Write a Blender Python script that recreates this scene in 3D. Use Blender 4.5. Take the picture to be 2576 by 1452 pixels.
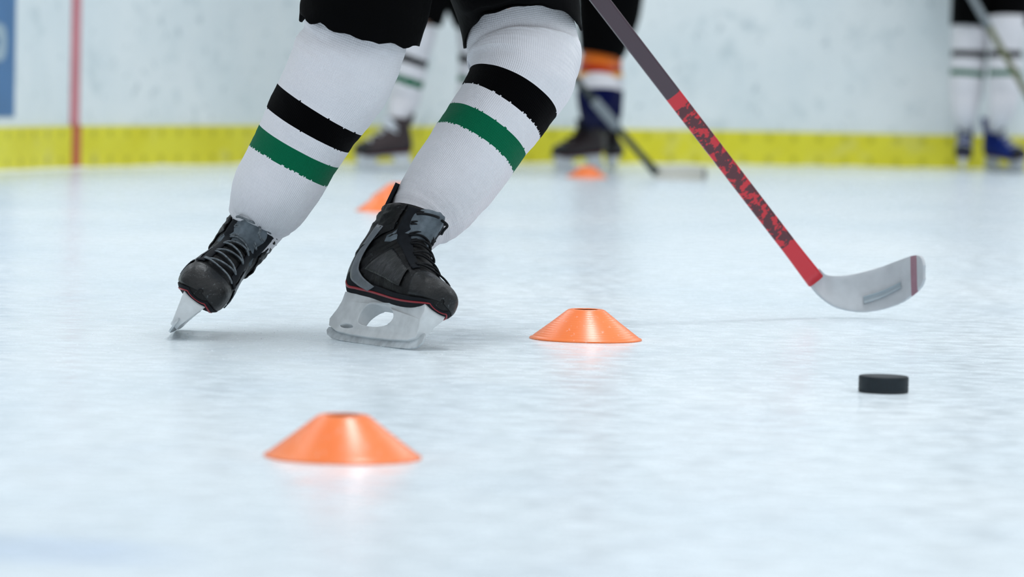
import bpy, bmesh, math, random
from mathutils import Vector, Matrix, noise
random.seed(7)
for o in list(bpy.data.objects): bpy.data.objects.remove(o)
S = bpy.context.scene
COL = S.collection
V = Vector

# ------------------------------------------------------------------ camera
CX, CY, FPX = 1288.0, 726.0, 9660.0          # photograph centre and focal length in its pixels (135 mm)
CAM_H, ROLL = 0.45, 0.024
PITCH = math.atan(540.0 / FPX)
FW = V((0, math.cos(PITCH), -math.sin(PITCH)))
_u0 = V((0, math.sin(PITCH), math.cos(PITCH))); _r0 = V((1, 0, 0))
RT = _r0 * math.cos(ROLL) + _u0 * math.sin(ROLL)
UP = _u0 * math.cos(ROLL) - _r0 * math.sin(ROLL)
CAM = V((0, 0, CAM_H))
cd = bpy.data.cameras.new('camera'); cam = bpy.data.objects.new('camera', cd); COL.objects.link(cam)
m = Matrix.Identity(4)
for i in range(3):
    m[i][0] = RT[i]; m[i][1] = UP[i]; m[i][2] = -FW[i]; m[i][3] = CAM[i]
cam.matrix_world = m
cd.sensor_width = 36.0; cd.lens = 36.0 * FPX / 2576.0
cd.clip_start = 0.05; cd.clip_end = 200
cd.dof.use_dof = True; cd.dof.focus_distance = 6.45; cd.dof.aperture_fstop = 4.8
S.camera = cam
S.view_settings.view_transform = 'Standard'; S.view_settings.look = 'None'
S.view_settings.exposure = 0.16; S.view_settings.gamma = 1.0
S.view_settings.use_curve_mapping = False

# ------------------------------------------------------------------ light: arena ambient + rows of ceiling lamps
w = bpy.data.worlds.new('arena'); S.world = w; w.use_nodes = True
w.node_tree.nodes['Background'].inputs[0].default_value = (0.84, 0.93, 1.0, 1)
w.node_tree.nodes['Background'].inputs[1].default_value = 0.38
for i, x in enumerate((-11.0, -5.0, 1.0, 7.0, 13.0)):
    ld = bpy.data.lights.new('lamp_row', 'AREA'); ld.shape = 'RECTANGLE'
    ld.size = 0.9; ld.size_y = 60.0; ld.energy = (560, 600, 760, 900, 980)[i]; ld.color = (0.93, 0.97, 1.0)
    lo = bpy.data.objects.new('lamp_row', ld); COL.objects.link(lo); lo.location = (x, -4.0, 8.0)

ld = bpy.data.lights.new('high_bay_lamp', 'AREA'); ld.shape = 'RECTANGLE'; ld.size = 1.1; ld.size_y = 2.6
ld.energy = 250; ld.color = (0.95, 0.98, 1.0)
lo = bpy.data.objects.new('high_bay_lamp', ld); COL.objects.link(lo); lo.location = (1.25, 7.4, 8.5)

def P(px, py, d):
    """point of the place seen at a pixel of the photograph, d metres in front of the lens"""
    return CAM + FW * d + RT * ((px - CX) / FPX * d) - UP * ((py - CY) / FPX * d)
def G(px, py, z=0.0):
    r = FW + RT * ((px - CX) / FPX) - UP * ((py - CY) / FPX)
    return CAM + r * ((z - CAM_H) / r.z)
def depth(p): return (p - CAM).dot(FW)
def pxl(p):
    d = depth(p); return (CX + (p - CAM).dot(RT) / d * FPX, CY - (p - CAM).dot(UP) / d * FPX)

# ------------------------------------------------------------------ materials
def lin(c):
    return tuple((v / 255 / 12.92 if v / 255 <= .04045 else ((v / 255 + .055) / 1.055) ** 2.4) for v in c) + (1,)
class N:
    def __init__(s, name):
        s.m = bpy.data.materials.new(name); s.m.use_nodes = True; s.t = s.m.node_tree
        s.b = s.t.nodes['Principled BSDF']
    def n(s, kind, **k):
        q = s.t.nodes.new(kind)
        for a, b in k.items(): setattr(q, a, b)
        return q
    def l(s, a, b): s.t.links.new(a, b)
    def math(s, op, a, b=None, c=None, clamp=False):
        q = s.n('ShaderNodeMath', operation=op); q.use_clamp = clamp
        for i, v in enumerate((a, b, c)):
            if v is None: continue
            if isinstance(v, (int, float)): q.inputs[i].default_value = v
            else: s.l(v, q.inputs[i])
        return q.outputs[0]
    def mix(s, f, a, b):
        q = s.n('ShaderNodeMix', data_type='RGBA')
        for i, v in ((0, f), (6, a), (7, b)):
            if isinstance(v, (int, float)): q.inputs[i].default_value = v
            elif isinstance(v, tuple): q.inputs[i].default_value = v
            else: s.l(v, q.inputs[i])
        return q.outputs[2]
    def coord(s, which='Object'): return s.n('ShaderNodeTexCoord').outputs[which]
    def map(s, vec, scale=(1, 1, 1), rot=(0, 0, 0)):
        q = s.n('ShaderNodeMapping'); q.inputs['Scale'].default_value = scale; q.inputs['Rotation'].default_value = rot
        s.l(vec, q.inputs[0]); return q.outputs[0]
    def noise(s, vec, scale, detail=3, rough=.5):
        q = s.n('ShaderNodeTexNoise'); q.inputs['Scale'].default_value = scale
        q.inputs['Detail'].default_value = detail; q.inputs['Roughness'].default_value = rough
        s.l(vec, q.inputs['Vector']); return q.outputs[0]
    def ramp(s, f, a, b):
        q = s.n('ShaderNodeMapRange'); q.inputs[1].default_value = a; q.inputs[2].default_value = b
        s.l(f, q.inputs[0]); return q.outputs[0]
    def bump(s, h, strength=.3, dist=.002):
        q = s.n('ShaderNodeBump'); q.inputs['Strength'].default_value = strength; q.inputs['Distance'].default_value = dist
        s.l(h, q.inputs['Height']); s.l(q.outputs[0], s.b.inputs['Normal'])
    def set(s, base=None, rough=None, metal=None, spec=None, **k):
        if base is not None:
            if isinstance(base, tuple): s.b.inputs['Base Color'].default_value = base
            else: s.l(base, s.b.inputs['Base Color'])
        if rough is not None:
            if isinstance(rough, (int, float)): s.b.inputs['Roughness'].default_value = rough
            else: s.l(rough, s.b.inputs['Roughness'])
        if metal is not None: s.b.inputs['Metallic'].default_value = metal
        if spec is not None: s.b.inputs['Specular IOR Level'].default_value = spec
        for a, b in k.items(): s.b.inputs[a.replace('_', ' ')].default_value = b
        return s

def plain(name, c, rough=.5, vary=.12, scale=60, spec=.5, bump=0, bscale=200, bdist=.001, metal=0):
    q = N(name); co = q.coord()
    f = q.noise(co, scale, 4)
    a = lin(c); d = tuple(max(0, v * (1 - vary)) for v in a[:3]) + (1,)
    q.set(q.mix(q.ramp(f, .35, .65), a, d), rough, metal, spec)
    if bump: q.bump(q.noise(co, bscale, 3), bump, bdist)
    return q.m

def frosty(name, c, rough, spec=.45, amt=.55):
    q = N(name); co = q.coord()
    a = lin(c); f = q.ramp(q.noise(co, 60, 4), .35, .7)
    col = q.mix(f, a, tuple(v * .4 for v in a[:3]) + (1,))
    fr = q.math('MULTIPLY', q.ramp(q.noise(co, 230, 4, .7), .60, .72), q.ramp(q.noise(co, 28, 3), .50, .64))
    col = q.mix(q.math('MULTIPLY', fr, amt), col, lin((150, 160, 166)))
    q.set(col, q.math('ADD', rough, q.math('MULTIPLY', f, .2)), 0, spec)
    q.bump(q.math('ADD', q.noise(co, 150, 4, .7), q.math('MULTIPLY', q.noise(co, 38, 3), 2.0)), .55, .0018); return q.m

def knit(name, c, spec=.15, grime=.06):
    """ribbed knit: fine wales run along the leg (u), courses across (v)"""
    q = N(name); uv = q.coord('UV'); sx = q.n('ShaderNodeSeparateXYZ'); q.l(uv, sx.inputs[0])
    wale = q.math('SINE', q.math('MULTIPLY', sx.outputs[0], 2 * math.pi * 150))
    row = q.math('SINE', q.math('MULTIPLY', sx.outputs[1], 2 * math.pi * 260))
    h = q.math('ADD', wale, q.math('MULTIPLY', row, .45))
    a = lin(c); d = tuple(v * (1 - grime) for v in a[:3]) + (1,)
    co = q.coord()
    col = q.mix(q.ramp(q.noise(co, 14, 5), .35, .7), a, d)
    col = q.mix(q.math('MULTIPLY', q.ramp(h, -1.4, 1.4), .09), col, tuple(v * .72 for v in a[:3]) + (1,))
    q.set(col, .92, 0, spec, Sheen_Weight=.25, Sheen_Roughness=.5)
    q.bump(q.math('ADD', h, q.math('MULTIPLY', q.noise(co, 60, 3), 2.2)), .5, .0007)
    return q.m

M = {}
M['knit_white'] = knit('knit_white', (224, 223, 228))
M['knit_black'] = knit('knit_black', (3, 3, 4), .04)
M['knit_black'].node_tree.nodes['Principled BSDF'].inputs['Sheen Weight'].default_value = .02
M['knit_green'] = knit('knit_green', (0, 98, 66), .1)
M['knit_green'].node_tree.nodes['Principled BSDF'].inputs['Sheen Weight'].default_value = .05
M['knit_orange'] = knit('knit_orange', (226, 110, 30)); M['knit_red'] = knit('knit_red', (176, 24, 8))
M['knit_yellow'] = knit('knit_yellow', (240, 168, 40)); M['knit_navy'] = knit('knit_navy', (4, 12, 62), .08)
M['knit_navy'].node_tree.nodes['Principled BSDF'].inputs['Sheen Weight'].default_value = .03
M['shorts'] = plain('black_nylon', (2, 2, 3), .8, .3, 40, .06, .35, 90, .002)
M['jersey'] = plain('dark_jersey', (16, 17, 22), .85, .25, 30, .15, .4, 500)
M['boot'] = frosty('black_composite_leather', (5, 6, 8), .42, .28)
M['boot_scuff'] = plain('scuffed_boot_panel', (62, 70, 78), .45, .55, 60, .5, .4, 120)
M['boot_grey'] = plain('grey_boot_stripe', (104, 110, 116), .4, .25, 70)
M['toecap'] = frosty('glossy_toe_cap', (9, 12, 15), .30, .42)
M['felt'] = plain('grey_felt', (112, 122, 130), .9, .45, 45, .1, .6, 120, .002)
M['lining'] = plain('dark_lining', (20, 24, 30), .8, .3, 80, .2)
M['lace_black'] = plain('black_lace', (22, 24, 27), .75, .4, 300, .2, .4, 900)
M['lace_white'] = plain('white_lace', (216, 220, 226), .8, .1, 300, .2)
M['snowy'] = plain('icy_white_lace', (120, 128, 134), .8, .6, 200, .2)
M['holder'] = plain('white_plastic_holder', (214, 218, 220), .32, .16, 45, .5, .2, 60)
M['steel'] = plain('steel_runner', (206, 213, 217), .35, .3, 60, .5, 0, metal=.15)
M['red_trim'] = plain('red_trim', (150, 22, 36), .4)
M['boot_brown'] = plain('dark_brown_boot', (52, 36, 38), .5, .4, 60)
M['boot_maroon'] = plain('dark_maroon_boot', (36, 18, 22), .5, .4, 60)
M['white_tape'] = plain('white_tape', (208, 206, 196), .7, .1, 60)
M['plum'] = plain('plum_stripe', (150, 112, 124), .5)
M['boot_blue'] = plain('blue_boot', (8, 46, 138), .5, .3, 40)
M['skin'] = plain('skin', (205, 155, 130), .6, .08, 30, .4)
M['helmet'] = plain('black_helmet', (16, 17, 20), .25)
M['glove'] = plain('black_glove', (20, 20, 24), .7, .3, 60, .3)
M['tape'] = plain('black_tape', (22, 26, 28), .85, .3, 200, .2)
M['blade_tape'] = plain('pale_blade_face', (186, 190, 194), .6, .12, 30)
M['blade_mark'] = plain('grey_blade_mark', (152, 164, 171), .6, .1, 30)
M['red_shaft'] = plain('red_composite', (176, 26, 40), .3, .2, 40)
M['rubber'] = plain('puck_rubber', (13, 28, 36), .55, .3, 120, .4, .4, 300)
M['olive'] = plain('olive_shaft', (96, 100, 66), .5); M['dark_shaft'] = plain('dark_shaft', (34, 46, 44), .45)
M['silver_shaft'] = plain('silver_shaft', (120, 130, 136), .4)
M['snow'] = plain('snow', (238, 244, 248), .85, .04, 30, .2, .6, 60, .004)
M['cap_rail'] = plain('board_cap', (180, 190, 200), .4)

def shaft_mat():
    """main stick: black upper, red lower half crossed by dark angular lettering-like marks"""
    q = N('red_black_shaft'); uv = q.coord('UV'); sx = q.n('ShaderNodeSeparateXYZ'); q.l(uv, sx.inputs[0])
    v = sx.outputs[1]                                             # metres from the heel
    cb = q.n('ShaderNodeCombineXYZ'); q.l(q.math('MULTIPLY', sx.outputs[0], .9), cb.inputs[0]); q.l(q.math('MULTIPLY', v, 34), cb.inputs[1])
    mark = q.ramp(q.noise(cb.outputs[0], 1.3, 3, .7), .47, .50)
    inzone = q.math('MULTIPLY', q.math('GREATER_THAN', v, .11), q.math('LESS_THAN', v, .50))
    red = lin((196, 30, 44)); dark = lin((82, 28, 38)); plum = lin((66, 48, 58))
    col = q.mix(q.math('MULTIPLY', mark, inzone), red, dark)
    col = q.mix(q.math('GREATER_THAN', v, .53), col, plum)
    q.set(col, .3, 0, .5)
    return q.m
M['shaft'] = shaft_mat()

def cone_mat():
    q = N('orange_plastic'); co = q.coord()
    f = q.ramp(q.noise(co, 12, 4), .3, .7)
    col = q.mix(f, lin((255, 128, 64)), lin((255, 138, 76)))
    sp = q.ramp(q.noise(co, 90, 5, .65), .61, .70)                # ice dust stuck on the plastic
    col = q.mix(q.math('MULTIPLY', sp, .55), col, lin((255, 214, 205)))
    q.set(col, q.math('ADD', .30, q.math('MULTIPLY', sp, .3)), 0, .5, Subsurface_Weight=.15)
    q.b.inputs['Subsurface Radius'].default_value = (.01, .004, .002)
    rg = q.n('ShaderNodeSeparateXYZ'); q.l(co, rg.inputs[0])
    q.bump(q.math('SINE', q.math('MULTIPLY', rg.outputs[2], 1900)), .12, .0004)
    return q.m
M['cone'] = cone_mat()

def ice_mat():
    q = N('ice'); co = q.coord()
    big = q.noise(q.map(co, (1, .45, 1)), 1.6, 4)
    col = q.mix(q.ramp(big, .3, .7), lin((232, 241, 246)), lin((217, 230, 238)))
    patch = q.ramp(q.noise(q.map(co, (.8, .5, 1)), 4.5, 5, .6), .52, .72)
    col = q.mix(q.math('MULTIPLY', patch, .4), col, lin((203, 217, 228)))
    frost = q.ramp(q.noise(q.map(co, (1, 3, 1)), 70, 5, .75), .60, .74)
    col = q.mix(q.math('MULTIPLY', frost, .12), col, lin((246, 250, 252)))
    sx = q.n('ShaderNodeSeparateXYZ'); q.l(co, sx.inputs[0]); X, Y = sx.outputs[0], sx.outputs[1]
    hgt = q.math('MULTIPLY', frost, .5)
    # skate tracks: long thin arcs cut in the ice
    rr = random.Random(11); tot = None
    a, b = G(1290, 905), G(2150, 986)
    arcs = [((a + b) / 2, (b - a), 60.0, .0045, .55)]
    for k in range(30):
        y = 3.7 + rr.random() ** 1.3 * 14; x = rr.uniform(-.14, .14) * y
        ang = rr.gauss(0, .22) if rr.random() < .7 else rr.uniform(-1.2, 1.2)
        arcs.append((V((x, y, 0)), V((math.cos(ang), math.sin(ang), 0)), rr.choice((1.6, 2.5, 4, 9)) * rr.choice((-1, 1)), rr.uniform(.0015, .003) * (1 + y / 12), rr.uniform(.2, .5)))
    for c, d, R, wd, st in arcs:
        d = d.normalized(); nrm = V((-d.y, d.x, 0)); ctr = c + nrm * R
        dx = q.math('SUBTRACT', X, ctr.x); dy = q.math('SUBTRACT', Y, ctr.y)
        r = q.math('SQRT', q.math('ADD', q.math('MULTIPLY', dx, dx), q.math('MULTIPLY', dy, dy)))
        e = q.math('DIVIDE', q.math('ABSOLUTE', q.math('SUBTRACT', r, abs(R))), wd)
        e = q.math('MULTIPLY', q.math('SUBTRACT', 1.0, e, clamp=True), st)
        tot = e if tot is None else q.math('MAXIMUM', tot, e)
    brk = q.ramp(q.noise(co, 5, 3), .38, .6)
    tot = q.math('MULTIPLY', tot, brk)
    col = q.mix(q.math('MULTIPLY', tot, .75), col, lin((172, 190, 200)))
    # faint blue paint of a rink line under the ice, near left
    pa, pb = G(0, 1378), G(420, 1402); d = (pb - pa).normalized(); nrm = V((-d.y, d.x, 0))
    dist = q.math('ADD', q.math('MULTIPLY', q.math('SUBTRACT', X, pa.x), nrm.x), q.math('MULTIPLY', q.math('SUBTRACT', Y, pa.y), nrm.y))
    band = q.math('MULTIPLY', q.ramp(q.math('ABSOLUTE', dist), .13, .05), q.ramp(X, pb.x + .05, pa.x + .1))
    col = q.mix(q.math('MULTIPLY', band, .30), col, lin((150, 180, 222)))
    q.set(col, q.math('ADD', .17, q.math('MULTIPLY', q.ramp(q.noise(co, 20, 4), .3, .7), .16)), 0, .5, IOR=1.31)
    hgt = q.math('SUBTRACT', hgt, tot)
    fine = q.noise(q.map(co, (1, 2.5, 1)), 120, 4, .7)
    q.bump(q.math('ADD', hgt, q.math('MULTIPLY', fine, .5)), .08, .0012)
    return q.m
M['ice'] = ice_mat()

def wall_mat():
    q = N('white_board_plastic'); co = q.coord()
    f = q.ramp(q.noise(co, 2.2, 4), .3, .7)
    col = q.mix(f, lin((236, 242, 243)), lin((222, 232, 235)))
    sm = q.ramp(q.noise(co, 7.5, 5, .6), .55, .72)
    col = q.mix(q.math('MULTIPLY', sm, .55), col, lin((188, 203, 208)))
    d2 = q.ramp(q.noise(q.map(co, (1, 1, .8)), 20, 3, .5), .63, .72)
    col = q.mix(q.math('MULTIPLY', d2, .48), col, lin((150, 168, 176)))
    q.set(col, .38, 0, .4); return q.m
M['wall'] = wall_mat()

def kick_mat():
    q = N('yellow_kickplate'); uv = q.coord('UV'); sx = q.n('ShaderNodeSeparateXYZ'); q.l(uv, sx.inputs[0]); co = q.coord()
    U, W_ = sx.outputs[0], sx.outputs[1]
    fx = q.math('SUBTRACT', q.math('FRACT', q.math('DIVIDE', U, .145)), .5)
    fx = q.math('MULTIPLY', fx, .145)
    ds = None
    for z in (.036, .150):
        dz = q.math('SUBTRACT', W_, z)
        r = q.math('SQRT', q.math('ADD', q.math('MULTIPLY', fx, fx), q.math('MULTIPLY', dz, dz)))
        e = q.math('LESS_THAN', r, .019); ds = e if ds is None else q.math('MAXIMUM', ds, e)
    col = q.mix(q.ramp(q.noise(co, 3.5, 4), .3, .7), lin((232, 226, 64)), lin((222, 212, 38)))
    col = q.mix(q.math('MULTIPLY', q.ramp(q.noise(co, 6, 4), .56, .66), .4), col, lin((218, 214, 120)))
    col = q.mix(q.math('MULTIPLY', ds, .42), col, lin((140, 138, 12)))
    q.set(col, .42, 0, .4); return q.m
M['kick'] = kick_mat()
M['red_line'] = plain('faded_red_paint', (214, 138, 146), .5, .15, 6)
M['red_line_low'] = plain('red_paint_on_yellow', (198, 104, 66), .5, .15, 6)
M['blue_ad'] = plain('blue_advert', (76, 122, 170), .45, .12, 5)
M['ad_pale'] = plain('pale_blue_lettering', (160, 182, 196), .5, .08, 5)

# ------------------------------------------------------------------ object helpers
def link(name, me, mats, parent=None, smooth=True):
    o = bpy.data.objects.new(name, me); COL.objects.link(o)
    if not isinstance(mats, (list, tuple)): mats = [mats]
    for k in mats: me.materials.append(M[k])
    if smooth:
        for f in me.polygons: f.use_smooth = True
    if parent:
        o.parent = parent; o.matrix_parent_inverse = parent.matrix_world.inverted()
    return o
def tag(o, label=None, cat=None, group=None, kind=None):
    if label: o['label'] = label
    if cat: o['category'] = cat
    if group: o['group'] = group
    if kind: o['kind'] = kind
    return o
def empty(name, loc=(0, 0, 0), mat=None):
    o = bpy.data.objects.new(name, None); o.empty_display_size = .1; COL.objects.link(o)
    if mat is not None: o.matrix_world = mat
    else: o.location = loc
    bpy.context.view_layer.update()
    return o
def mesh(name, vs, fs, uvs=None, mi=None):
    me = bpy.data.meshes.new(name); me.from_pydata([tuple(v) for v in vs], [], fs); me.update()
    if uvs:
        lay = me.uv_layers.new(name='uv')
        for lp in me.loops: lay.data[lp.index].uv = uvs[lp.vertex_index]
    if mi: me.polygons.foreach_set('material_index', mi)
    return me
def crom(a, b, c, d, t):
    return .5 * ((2 * b) + (c - a) * t + (2 * a - 5 * b + 4 * c - d) * t * t + (3 * b - a - 3 * c + d) * t ** 3)
def interp(st, t):
    """catmull-rom through tuples of floats/vectors, t in 0..len-1"""
    n = len(st); i = min(int(t), n - 2); f = t - i
    g = lambda k: st[max(0, min(n - 1, k))]
    a, b, c, d = g(i - 1), g(i), g(i + 1), g(i + 2)
    return tuple(crom(a[k], b[k], c[k], d[k], f) for k in range(len(b)))

def grid_faces(nr, ns, closed=True):
    fs = []
    for i in range(nr - 1):
        for j in range(ns if closed else ns - 1):
            a = i * ns + j; b = i * ns + (j + 1) % ns
            fs.append((a, b, b + ns, a + ns))
    return fs

def loft(name, st, mats, parent=None, nr=60, ns=48, disp=None, band=None, cap=(True, True), solid=0.0, view=V((0, 1, 0)), edge=None):
    """st: (centre, half width seen from the front, half depth). rings stand square to the spine"""
    n = len(st); vs = []; uv = []; L = 0; prev = None; mi = []
    rings = []
    for i in range(nr):
        t = i / (nr - 1) * (n - 1)
        c, rx, ry = interp(st, t)
        c2 = interp(st, min(n - 1, t + .05))[0]; c1 = interp(st, max(0, t - .05))[0]
        T = (c2 - c1).normalized()
        A = T.cross(view)
        A = A.normalized() if A.length > 1e-4 else V((1, 0, 0))
        B = T.cross(A).normalized()
        if prev is not None: L += (c - prev).length
        prev = c
        rings.append((c, T, A, B, rx, ry, t, L))
    for (c, T, A, B, rx, ry, t, L) in rings:
        for j in range(ns):
            th = 2 * math.pi * j / ns
            k = 1 + (disp(t, th) if disp else 0)
            p = c + A * (math.cos(th) * rx * k) + B * (math.sin(th) * ry * k)
            if edge:
                p = p + T * edge(t, th)
            vs.append(p); uv.append((j / ns, L))
    fs = grid_faces(nr, ns)
    if band:
        for i in range(nr - 1):
            for j in range(ns):
                mi.append(band((rings[i][6] + rings[i + 1][6]) / 2, 2 * math.pi * j / ns))
    nb = len(fs)
    for end, on in ((0, cap[0]), (nr - 1, cap[1])):
        if on:
            vs.append(rings[end][0]); uv.append((0, rings[end][7])); ci = len(vs) - 1
            for j in range(ns):
                a = end * ns + j; b = end * ns + (j + 1) % ns
                fs.append((ci, b, a) if end == 0 else (ci, a, b)); 
                if band: mi.append(mi[0] if end == 0 else mi[nb - 1])
    me = mesh(name, vs, fs, uv, mi if band else None)
    o = link(name, me, mats, parent)
    bm = bmesh.new(); bm.from_mesh(me); bmesh.ops.recalc_face_normals(bm, faces=bm.faces); bm.to_mesh(me); bm.free()
    if solid:
        md = o.modifiers.new('thick', 'SOLIDIFY'); md.thickness = solid; md.offset = -1
    return o

def tube(name, pts, r, mats, parent=None, ns=10, mat_local=None, flat=1.0):
    """tube through points; r number or list"""
    vs = []; uv = []; n = len(pts); L = 0
    pA = None
    for i, p in enumerate(pts):
        T = (pts[min(n - 1, i + 1)] - pts[max(0, i - 1)]).normalized()
        if pA is None:
            ref = V((0, 0, 1)) if abs(T.z) < .8 else V((1, 0, 0)); A = T.cross(ref).normalized()
        else: A = (pA - T * pA.dot(T)).normalized()
        pA = A; B = T.cross(A)
        if i: L += (p - pts[i - 1]).length
        rr = r[i] if isinstance(r, (list, tuple)) else r
        for j in range(ns):
            th = 2 * math.pi * j / ns
            vs.append(p + A * (math.cos(th) * rr) + B * (math.sin(th) * rr * flat)); uv.append((j / ns, L))
    fs = grid_faces(n, ns)
    fs.append(tuple(range(ns - 1, -1, -1))); fs.append(tuple((n - 1) * ns + j for j in range(ns)))
    me = mesh(name, vs, fs, uv)
    if name is None: return me
    return link(name, me, mats, parent)

def lathe(name, prof, mats, parent=None, ns=96, loc=None):
    vs = []; uv = []
    for i, (r, z) in enumerate(prof):
        for j in range(ns):
            th = 2 * math.pi * j / ns; vs.append(V((math.cos(th) * r, math.sin(th) * r, z))); uv.append((j / ns, i / len(prof)))
    fs = grid_faces(len(prof), ns)
    o = link(name, mesh(name, vs, fs, uv), mats, parent)
    return o

# ------------------------------------------------------------------ the setting
me = mesh('floor', [(-30, -8, 0), (30, -8, 0), (30, 45, 0), (-30, 45, 0)], [(0, 1, 2, 3)])
tag(link('floor', me, 'ice', smooth=False), kind='structure')

# line of the curved boards, read off where their foot meets the ice
WPX = [(0, 432), (190, 424), (500, 417), (800, 412.5), (1200, 412), (1600, 415), (2000, 420), (2400, 427), (2576, 430)]
wp = [G(*p) for p in WPX]
a = wp[0]
wp = [V((-3.5, 8.0, 0)), V((-3.15, 11.0, 0)), V((-2.62, 13.8, 0))] + wp + [V((4.0, 20.65, 0)), V((6.5, 20.8, 0)), V((9.5, 20.8, 0))]
WALL = []
for i in range(0, (len(wp) - 1) * 24 + 1):
    WALL.append(interp([(p,) for p in wp], i / 24)[0])
WL = [0]
for i in range(1, len(WALL)): WL.append(WL[-1] + (WALL[i] - WALL[i - 1]).length)
def wall_n(i):
    T = (WALL[min(len(WALL) - 1, i + 1)] - WALL[max(0, i - 1)]).normalized(); return V((T.y, -T.x, 0))   # towards the rink
def wall_strip(name, zs, off, thick, mats, parent=None, i0=0, i1=None, smooth=True):
    i1 = len(WALL) if i1 is None else i1
    vs = []; uv = []
    prof = [(off, z) for z in zs] + [(off - thick, zs[-1]), (off - thick, zs[0])]
    for i in range(i0, i1):
        nn = wall_n(i)
        for (d, z) in prof: vs.append(WALL[i] + nn * d + V((0, 0, z))); uv.append((WL[i], z))
    k = len(prof); fs = grid_faces(i1 - i0, k)
    fs.append(tuple(range(k))); fs.append(tuple((i1 - i0 - 1) * k + j for j in range(k - 1, -1, -1)))
    me = mesh(name, vs, fs, uv)
    bm = bmesh.new(); bm.from_mesh(me); bmesh.ops.recalc_face_normals(bm, faces=bm.faces); bm.to_mesh(me); bm.free()
    return link(name, me, mats, parent, smooth=False)
def at_px(px, z=0.0):
    best = min(range(len(WALL)), key=lambda i: abs(pxl(WALL[i] + V((0, 0, z)))[0] - px)); return best
tag(wall_strip('wall_back', (0, .18, .4, .7, 1.07), 0, .08, 'wall'), kind='structure')
tag(wall_strip('trim_1', (1.07, 1.10), .015, .12, 'cap_rail'), kind='structure')
tag(wall_strip('baseboard_back', (0, .09, .181), .012, .012, 'kick'), kind='structure')

def wall_patch(name, px0, px1, z0, z1, off, mats, parent=None, thick=.003, lean=0.0):
    """thin panel laid on the boards between two photo columns"""
    def wpt(px, z):
        i = at_px(px, z); lo = max(0, i - 2); best = None
        for k in range(lo * 20, min(len(WALL) - 1, i + 2) * 20):
            j, f = divmod(k, 20); p = WALL[j].lerp(WALL[j + 1], f / 20)
            e = abs(pxl(p + V((0, 0, .3)))[0] - px)
            if best is None or e < best[0]: best = (e, p, wall_n(j))
        return best[1], best[2]
    n = max(2, int(abs(px1 - px0) / 12) + 2); vs = []
    for i in range(n):
        p, nn = wpt(px0 + (px1 - px0) * i / (n - 1), 0)
        for (d, z) in ((off, z0), (off, z1), (off - thick, z1), (off - thick, z0)): vs.append(p + nn * d + V((0, 0, z)))
    fs = grid_faces(n, 4); fs.append((0, 1, 2, 3)); fs.append(tuple((n - 1) * 4 + j for j in (3, 2, 1, 0)))
    return link(name, mesh(name, vs, fs), mats, parent, smooth=False)
gl = wall_patch('trim_2', 176, 199, .185, 1.07, .004, 'red_line'); tag(gl, kind='structure')
gl2 = wall_patch('trim_3', 176, 198, .0, .185, .0155, 'red_line_low'); tag(gl2, kind='structure')

# snow swept against the foot of the boards
vs = []; nr = 0
for i in range(0, len(WALL)):
    nn = wall_n(i); q = noise.noise(V((WL[i] * 2.2, 3, 0))) + .5 * noise.noise(V((WL[i] * 7, 9, 0)))
    h = max(.003, .007 + .013 * q); wd = .07 + .05 * noise.noise(V((WL[i] * 1.3, 5, 1)))
    for (d, z) in ((.012, h), (.03, h * .85), (.03 + wd * .5, h * .35), (.03 + wd, -.001)): vs.append(WALL[i] + nn * d + V((0, 0, z)))
    nr += 1
tag(link('snow_ridge', mesh('snow_ridge', vs, grid_faces(nr, 4, False)), 'snow'), 'low ridge of white snow swept along the foot of the yellow kick plate', 'snow', kind='stuff')

ad = wall_patch('advert_panel', -420, 34, .225, .98, .005, 'blue_ad')
tag(ad, 'blue advertising panel on the boards at the far left of the rink', 'advertisement')
# the end of a pale character on the panel, cut by the frame
def ad_letter():
    p, nn = None, None
    i = at_px(0, .6); p = WALL[i]; nn = wall_n(i); T = V((-nn.y, nn.x, 0))
    if T.x < 0: T = -T
    vs = []; n = 40
    zc = P(0, 107, depth(p)).z
    for rr in (1.0, .2):
        for k in range(n):
            th = 2 * math.pi * k / n
            ex = math.copysign(abs(math.cos(th)) ** .7, math.cos(th)) * .085 * rr; ez = math.copysign(abs(math.sin(th)) ** .7, math.sin(th)) * (.078 if rr == 1 else 0.02)
            q = T * (ex - .058) + V((0, 0, zc + ez))
            vs.append(p + nn * .008 + q)
    fs = [(k, (k + 1) % n, n + (k + 1) % n, n + k) for k in range(n)]
    o = link('lettering', mesh('lettering', vs, fs), 'ad_pale', ad, smooth=False); o['label'] = 'pale rounded end of a character on the blue panel'
    md = o.modifiers.new('t', 'SOLIDIFY'); md.thickness = .004
ad_letter()

# ------------------------------------------------------------------ training cones
def make_cone():
    pr = [(.0955, .0), (.0965, .0012), (.0955, .0028), (.091, .0045), (.0895, .006), (.060, .0268), (.0335, .0465), (.0305, .0482), (.0270, .0490), (.0215, .0488), (.0208, .0480), (.0225, .0470), (.0305, .0458), (.058, .0250), (.0875, .0045), (.0905, .0015), (.0935, .0), (.0955, .0)]
    return lathe('training_cone', pr, 'cone', ns=120)
cones = [
    (1473, 854, 1.0, 'sharp orange disc cone with ice specks, right of the sliding skater', .4),
    (862, 1150, .955, 'large blurred orange disc cone, nearest to the camera', 1.3),
    (967, 532, .97, 'orange disc cone just behind the near skate ankle, nearer of the pair there', 2.0),
    (1000, 498, 1.0, 'pale orange disc cone peeking behind the calf, farther of the pair there', .9),
    (1476, 447, .96, 'small faint orange disc cone in front of the orange-socked player', 3.0)]
c0 = make_cone()
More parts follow.
